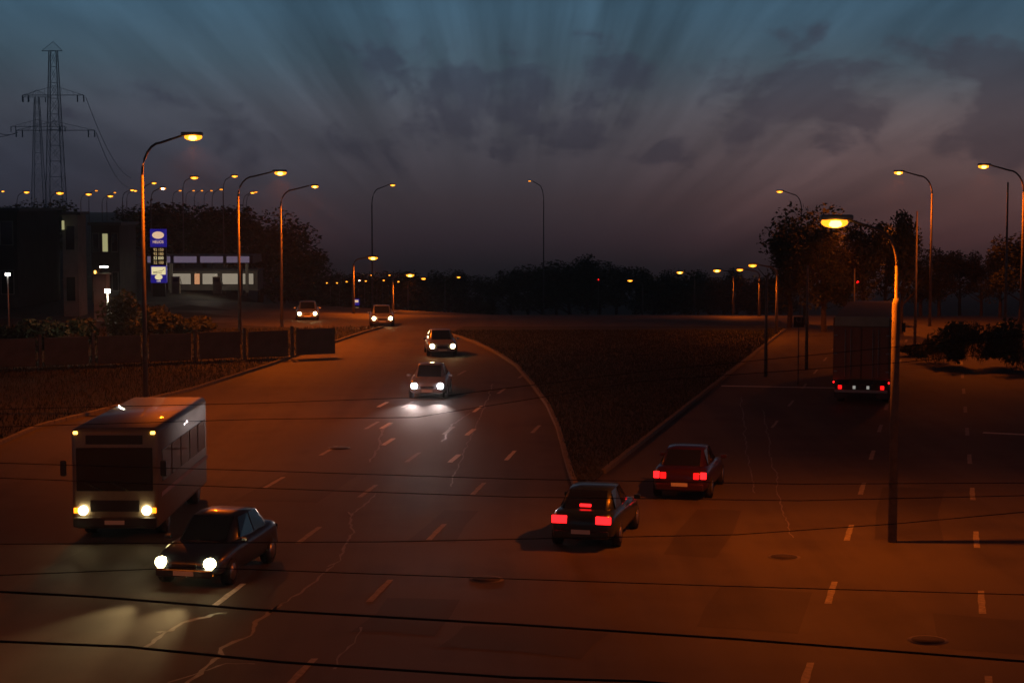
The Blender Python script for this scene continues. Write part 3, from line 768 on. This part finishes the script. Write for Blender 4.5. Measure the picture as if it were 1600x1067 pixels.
for i, x in enumerate((-2.4, 1.6)):
    pmp = thing('fuel_pump', 'fuel pump under the canopy, %s one' % ('left' if i == 0 else 'right'), 'fuel pump', ((a.x + c.x) / 2 + x, d - 7, 0), 0, 'fuel pumps')
    box('cabinet', (0, 0, .85), (.8, .45, 1.7), M['white_p'], pmp, .04); box('display', (0, -.24, 1.35), (.5, .03, .3), M['sign_black'], pmp)
    tubeo('hose', [(.42, 0, 1.5), (.6, -.1, .9), (.5, -.15, .5), (.43, -.1, 1.1)], .025, M['rubber'], pmp)

# ------------------------------------------------------------ buildings at the left
def building(px0, px1, py, d, depth, lb, wall, lit, sty=3, cols=4, roofm='roof'):
    a = P(px0, py, d); c = P(px1, py, d); H = a.z; wd = c.x - a.x
    t = thing('building', lb, 'building', ((a.x + c.x) / 2, d, 0))
    box('wall', (0, depth / 2, H / 2), (wd, depth, H), M[wall], t); box('roof', (0, depth / 2, H + .12), (wd + .5, depth + .5, .24), M[roofm], t)
    for r_ in range(sty):
        for c_ in range(cols):
            x = -wd / 2 + wd * (c_ + .5) / cols; z = H * (r_ + .55) / sty; ww = min(1.5, wd / cols * .55)
            f = box('window', (x, -.02, z), (ww + .16, .08, H / sty * .5), M['brick'], t)
            box('pane', (x, -.05, z), (ww, .05, H / sty * .5 - .14), M['win'] if (r_, c_) in lit else M['glass'], f)
    return t
building(-140, 26, 330, 150, 14, 'long dark building cut by the left picture edge', 'dark_wall', [], 2, 5)
bl = building(97, 121, 336, 140, 2.7, 'narrow pale rendered block with a small wall lamp', 'brick', [], 2, 1)
tag(box('wall_lamp', tuple(P(98.5, 352, 139.6)), (.16, .16, .7), M['win']), 'small greenish wall lamp on the narrow pale block', 'lamp')
building(142, 186, 352, 160, 7, 'low dark house between the pale block and the price sign', 'dark_wall', [(1, 1)], 2, 3)
k3 = thing('kiosk', 'tiny kiosk with a white tube light above its roof', 'kiosk', (P(156, 440, 135).x, 135, 0))
hz = P(156, 430, 135).z
box('wall', (0, .6, hz / 2), (.95, 1.2, hz), M['brick'], k3); box('roof', (0, .5, hz + .06), (1.15, 1.6, .12), M['white_p'], k3)
box('tube_light', (.35, -.1, P(165, 417, 135).z), (.6, .08, .10), M['white_l'], k3)
tubeo('bracket', [(-.2, -.1, hz + .1), (.1, -.1, P(165, 418, 135).z)], .02, M['steel'], k3); box('side_lamp', (-.3, -.2, P(150, 425, 135).z), (.12, .1, .22), M['amber_d'], k3)
fl = P(168, 456, 105); t = thing('floodlight', 'white floodlight on a short pole above the green bush', 'lamp', (fl.x, fl.y, 0))
tubeo('pole', [(0, 0, 0), (0, 0, fl.z)], [.06, .04], M['steel'], t); box('housing', (0, .05, fl.z + .05), (.34, .2, .26), M['black'], t, .03)
box('lamp_glass', (0, -.06, fl.z + .05), (.30, .03, .22), M['white_l'], t); ltg('POINT', 'lamp_light', (.1, -.35, fl.z), 160, (1, .95, .7), t, .1)
fl = P(12, 430, 120); t = thing('floodlight', 'small white floodlight at the far left edge', 'lamp', (fl.x, fl.y, 0))
tubeo('pole', [(0, 0, 0), (0, 0, fl.z)], [.06, .04], M['steel'], t); box('lamp_glass', (0, 0, fl.z + .05), (.30, .1, .18), M['white_l'], t)

# fence along the left verge: posts and slabs, each its own part
fn = thing('fence', 'low concrete slab fence along the dark left verge', 'fence', (-33, 92, .1))
slab = None; post = None
for i in range(9):
    x = i * 2.55; y = i * 1.3
    if slab is None:
        slab = box('fence_slab', (0, 0, .85), (2.38, .08, 1.5), M['fence'], fn, .02); post = box('fence_post', (0, 0, .9), (.16, .18, 1.8), M['fence'], fn, .02)
        s_, p_ = slab, post
    else:
        s_ = slab.copy(); COL.objects.link(s_); p_ = post.copy(); COL.objects.link(p_)
    an = math.atan2(1.3, 2.55); s_.location = (x + 1.27, y + .65, random.uniform(-.03, .03)); s_.rotation_euler = (0, random.uniform(-.01, .01), an); p_.location = (x, y, 0); p_.rotation_euler = (0, 0, an)

# ------------------------------------------------------------ pylons
def lattice(px, top, base, d, halfw_px_top, halfw_px_bot, arms, lb, r=.075):
    k = d / F; b = P(px, base, d); H = P(px, top, d).z
    t = thing('pylon', lb, 'pylon', (b.x, d, 0), 0, 'lattice power pylons')
    wt, wb = halfw_px_top * k, halfw_px_bot * k
    n = 12
    def hw(f): return wb + (wt - wb) * f
    bm = bmesh.new()
    for sx in (-1, 1):
        for sy in (-1, 1): tube(bm, [(sx * hw(0), sy * hw(0), 0), (sx * hw(1), sy * hw(1), H)], r * 1.3, 4)
    bm_obj('corner_legs', bm, M['lattice'], t)
    bm = bmesh.new()
    for i in range(n):
        f0, f1 = i / n, (i + 1) / n
        for (ax, ay, bx_, by) in ((-1, -1, 1, -1), (1, -1, 1, 1), (1, 1, -1, 1), (-1, 1, -1, -1)):
            A = hw(f0); B = hw(f1)
            tube(bm, [(ax * A, ay * A, f0 * H), (bx_ * B, by * B, f1 * H)], r * .55, 4)
            tube(bm, [(bx_ * A, by * A, f0 * H), (ax * B, ay * B, f1 * H)], r * .55, 4)
            tube(bm, [(ax * B, ay * B, f1 * H), (bx_ * B, by * B, f1 * H)], r * .5, 4)
    bm_obj('bracing', bm, M['lattice'], t)
    for (l, rr, py) in arms:
        xl, xr = (l - px) * k, (rr - px) * k; z = P(px, py, d).z
        bm = bmesh.new(); tube(bm, [(xl, 0, z), (xr, 0, z)], r, 4); tube(bm, [(xl, 0, z), (0, 0, z + 2.2)], r * .6, 4); tube(bm, [(xr, 0, z), (0, 0, z + 2.2)], r * .6, 4)
        nn = 10
        for i in range(nn):
            x = xl + (xr - xl) * (i + .5) / nn; tube(bm, [(x, 0, z), (x * .9, 0, z + 2.2 * (1 - abs(x) / max(abs(xl), abs(xr))))], r * .4, 4)
        ca = bm_obj('crossarm', bm, M['lattice'], t)
        if rr - l > 40:
            for x in (xl, xl + 1.5, xr - 1.5, xr): tubeo('insulator', [(x, 0, z), (x, 0, z - 1.6)], .16, M['lattice'], ca, 5)
    return t
lattice(88, 80, 325, 430, 5.5, 15, [(70, 102, 80), (39, 134, 149), (28, 150, 204)], 'tallest lattice power pylon at the upper left')
lattice(61, 152, 325, 560, 3.2, 11, [(40, 82, 152), (20, 104, 198)], 'smaller lattice power pylon left of the tallest one')
def wire(p, q, sag, lb, r=.07):
    pts = [p.lerp(q, i / 12) - Vector((0, 0, sag * 4 * (i / 12) * (1 - i / 12))) for i in range(13)]
    tag(tubeo('power_line', pts, r, M['lattice'], None, 4), lb, 'power line', 'power lines at the pylons')
wire(P(28, 207, 430), P(-90, 195, 400), 2, 'power line leaving the tallest pylon to the left edge, upper')
wire(P(28, 207, 430), P(-60, 150, 330), 3, 'power line leaving the tallest pylon to the left edge, lower')
wire(P(150, 207, 430), P(200, 292, 620), 3, 'power line descending right from the tallest pylon, lower')
wire(P(134, 152, 430), P(205, 278, 620), 4, 'power line descending right from the tallest pylon, upper')
# short masts with a red light
for px, py, d, lb in ((1340, 441, 122, 'thin mast with a tiny red light right of centre before the trees'), (935, 437, 230, 'thin mast with a tiny red light at the centre tree line')):
    p = P(px, py, d); z0 = T(p.x, p.y); t = thing('signal_mast', lb, 'mast', (p.x, p.y, z0), 0, 'masts with red lights')
    tubeo('mast', [(0, 0, 0), (0, 0, p.z - z0)], .05, M['pole'], t); bm = bmesh.new(); bmesh.ops.create_uvsphere(bm, u_segments=8, v_segments=6, radius=.09, matrix=Matrix.Translation((0, -.06, p.z - z0)))
    bm_obj('red_light', bm, M['tail'], t)
# dark sign with a letter left of the truck
p = P(1248, 503, 88); t = thing('small_sign', 'small dark sign with a single letter left of the truck', 'sign', (p.x, p.y, 0))
tubeo('post', [(0, 0, 0), (0, 0, p.z + .2)], .03, M['pole'], t); box('plate', (0, -.05, p.z), (.52, .03, .52), M['sign_black'], t, .01)
text_mesh('letter', '\u0427', .5, M['pole'], t, (0, -.075, p.z))

# ------------------------------------------------------------ vegetation
def leaf_mesh(name, rs, n, rx, rz, zc, size, m, lobes=7, spiky=False):
    vs = []; fs = []; cs = []
    for i in range(lobes):
        a = rs.uniform(0, 2 * math.pi); rr = rs.uniform(.1, .62); cs.append((rx * rr * math.cos(a), rx * rr * math.sin(a), zc + rz * rs.uniform(-.6, .72), rs.uniform(.30, .55)))
    for i in range(n):
        c = rs.choice(cs); u = Vector((rs.gauss(0, 1), rs.gauss(0, 1), rs.gauss(0, 1))).normalized() * (rs.random() ** .45)
        p = Vector((c[0] + u.x * rx * c[3], c[1] + u.y * rx * c[3], c[2] + u.z * rz * c[3]))
        s = size * rs.uniform(.5, 1.4); a = Vector((rs.gauss(0, 1), rs.gauss(0, 1), rs.gauss(0, .7))).normalized(); b = a.cross(Vector((rs.gauss(0, 1), rs.gauss(0, 1), rs.gauss(0, 1)))).normalized()
        if spiky: a = Vector((rs.gauss(0, .5), rs.gauss(0, .5), 1)).normalized(); b = b * .25
        k = len(vs); vs += [tuple(p - a * s), tuple(p + b * s * .5), tuple(p + a * s), tuple(p - b * s * .5)]; fs.append((k, k + 1, k + 2, k + 3))
    me = bpy.data.meshes.new(name); me.from_pydata(vs, [], fs); me.materials.append(m); return me
protos = []
for i in range(5):
    rs = random.Random(40 + i); H = [10, 11, 9.5, 12, 8.5][i]; rx = [3.6, 3.0, 4.2, 2.6, 3.4][i]
    r0 = thing('tree', 'proto', 'tree', (0, 0, 0)); bm = bmesh.new(); tops = []
    tube(bm, [(0, 0, -1), (.1, .05, H * .2), (.05, -.1, H * .45), (.2, .05, H * .8)], [.26, .2, .13, .04], 7)
    for k in range(9):
        a = rs.uniform(0, 6.28); z = H * rs.uniform(.22, .6); ln = rx * rs.uniform(.5, .95)
        tube(bm, [(.05, 0, z), (ln * .5 * math.cos(a), ln * .5 * math.sin(a), z + ln * .35), (ln * math.cos(a), ln * math.sin(a), z + ln * .9)], [.09, .06, .02], 5)
    bm_obj('trunk', bm, M['bark'], r0)
    link('crown', leaf_mesh('crown', rs, 4200, rx, H * .40, H * .60, .19, M['leaf' if i % 2 else 'leaf2'], 13), None, r0)
    index_children(r0); protos.append((r0, H))
used = set()
def tree(px, top, d, lb, group, i=None, wid=1.0, z=None):
    i = random.randrange(5) if i is None else i; r0, H = protos[i]
    r = r0 if i not in used else dup(r0); used.add(i)
    p = P(px, top, d); z0 = T(p.x, p.y); s = max(.35, (p.z - z0) / H); r.location = (p.x, p.y, z0); r.scale = (s * wid, s * wid, s); r.rotation_euler = (0, 0, random.uniform(0, 6.28))
    r['label'] = lb; r['group'] = group
cent = []
x = 500
while x < 1240:
    h = 428 - 22 * math.exp(-((x - 920) / 75) ** 2) + random.uniform(-7, 7); cent.append((x, h, random.uniform(262, 305))); x += random.uniform(17, 30)
for i, (px, h, d) in enumerate(cent):
    tree(px, h, d, 'dark valley tree, %s from the left in the tree line' % ordn(i), 'trees of the valley tree line', wid=1.5)
rt = [(1235, 345, 128, 1.1), (1262, 322, 132, 1.0), (1290, 352, 124, 1.0), (1322, 366, 128, 1.1), (1352, 345, 122, 1.0), (1385, 350, 130, 1.0), (1412, 330, 122, .8), (1440, 402, 150, 1.2), (1470, 388, 150, 1.2),
      (1502, 392, 155, 1.3), (1535, 402, 150, 1.3), (1565, 385, 145, 1.1), (1598, 362, 135, 1.2), (1640, 340, 130, 1.2)]
for i, (px, h, d, w_) in enumerate(rt):
    tree(px, h, d, 'dark tree on the right verge, %s from the left of its clump' % ORD[i], 'trees on the right', wid=w_)
lt = [(-20, 318), (25, 322), (70, 314), (225, 318), (275, 314), (320, 320), (365, 322), (405, 330), (440, 350), (470, 385)]
for i, (px, h) in enumerate(lt):
    tree(px, h, 215 + 8 * (i % 3), 'dark tree on the left skyline, %s from the left edge' % ORD[i], 'trees on the left skyline', wid=1.5)
hd = [(205, 490, 112), (228, 480, 116), (255, 478, 120), (285, 486, 118), (318, 492, 122), (90, 498, 108), (45, 500, 106), (0, 502, 106), (130, 497, 110)]
for i, (px, h, d) in enumerate(sorted(hd)):
    p = P(px, h, d); o = link('hedge_bush', leaf_mesh('hedge_bush', random.Random(90 + i), 1300, 1.5, p.z * .5, p.z * .5, .15, M['leaf']), None)
    o.location = (p.x, p.y, 0); tag(o, 'low dark bush behind the slab fence, %s from the left' % ORD[i], 'bush', 'bushes on the left verge')
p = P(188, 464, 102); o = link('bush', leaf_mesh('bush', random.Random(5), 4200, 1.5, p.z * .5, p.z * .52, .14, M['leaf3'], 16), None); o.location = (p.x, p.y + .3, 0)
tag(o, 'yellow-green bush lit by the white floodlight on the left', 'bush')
for i, (px, py, d, w_) in enumerate(((1462, 515, 100, 1.3), (1492, 505, 98, 1.5), (1524, 498, 96, 1.4), (1560, 505, 97, 1.6), (1598, 498, 94, 1.7), (1432, 540, 104, 1.0))):
    p = P(px, py, d); o = link('bush', leaf_mesh('bush', random.Random(190 + i), 1800, w_, p.z * .5, p.z * .5, .16, M['leaf2'], 12, i % 2 == 0), None)
    o.location = (p.x, p.y, 0); tag(o, 'scrubby roadside bush on the right verge, %s of its row' % ORD[i], 'bush', 'bushes on the right verge')
# grass blades: stuff
def blades(name, poly, n, hmax, m, seed):
    rs = random.Random(seed); vs = []; fs = []
    xs = [p.x for p in poly]; ys_ = [p.y for p in poly]; c = 0
    def inside(x, y):
        r_ = False; j = len(poly) - 1
        for i in range(len(poly)):
            a, b = poly[i], poly[j]
            if (a.y > y) != (b.y > y) and x < (b.x - a.x) * (y - a.y) / (b.y - a.y) + a.x: r_ = not r_
            j = i
        return r_
    while c < n:
        x = rs.uniform(min(xs), max(xs)); y = rs.uniform(min(ys_), max(ys_))
        if not inside(x, y): continue
        c += 1; h = hmax * rs.uniform(.35, 1); w_ = rs.uniform(.012, .03); a = rs.uniform(0, 3.14); dx_, dy_ = w_ * math.cos(a), w_ * math.sin(a); lx, ly = rs.gauss(0, h * .3), rs.gauss(0, h * .3)
        k = len(vs); z = T(x, y) + .09; vs += [(x - dx_, y - dy_, z), (x + dx_, y + dy_, z), (x + lx, y + ly, z + h)]; fs.append((k, k + 1, k + 2))
    me = bpy.data.meshes.new(name); me.from_pydata(vs, [], fs); me.materials.append(m)
    o = link(name, me, None); o['kind'] = 'stuff'; o['label'] = 'short dry grass on the ' + ('median' if seed == 1 else 'roadside verge'); o['category'] = 'grass'; return o
blades('median_grass', med_left + [Vector((-3.5, 124, 0)), Vector((17, 124, 0))] + med_right, 60000, .16, M['blade'], 1)
blades('verge_grass', lv[2:] + [Vector((-17, 125, 0)), Vector((-50, 125, 0)), Vector((-42, 60, 0))], 50000, .28, M['blade'], 2)
blades('verge_grass', rv[1:] + [Vector((60, 124, 0)), Vector((40, 60, 0)), Vector((26, 25, 0))], 40000, .3, M['blade'], 3)

# ------------------------------------------------------------ thin haze volume, added to give the lamps a glow
HZ = 0.00035
if HZ:
    m = bpy.data.materials.new('lamp_glow_haze'); m.use_nodes = True; t_ = m.node_tree; t_.nodes.clear()
    pv = t_.nodes.new('ShaderNodeVolumePrincipled'); pv.inputs['Color'].default_value = (.85, .87, .9, 1); pv.inputs['Density'].default_value = HZ; pv.inputs['Anisotropy'].default_value = .82
    ou = t_.nodes.new('ShaderNodeOutputMaterial'); t_.links.new(pv.outputs[0], ou.inputs['Volume'])
    o = box('haze', (0, 680, -22), (9400, 1690, 160), m); o['kind'] = 'stuff'; o['label'] = 'thin haze added for lamp glow over the road and the valley'; o['category'] = 'haze'
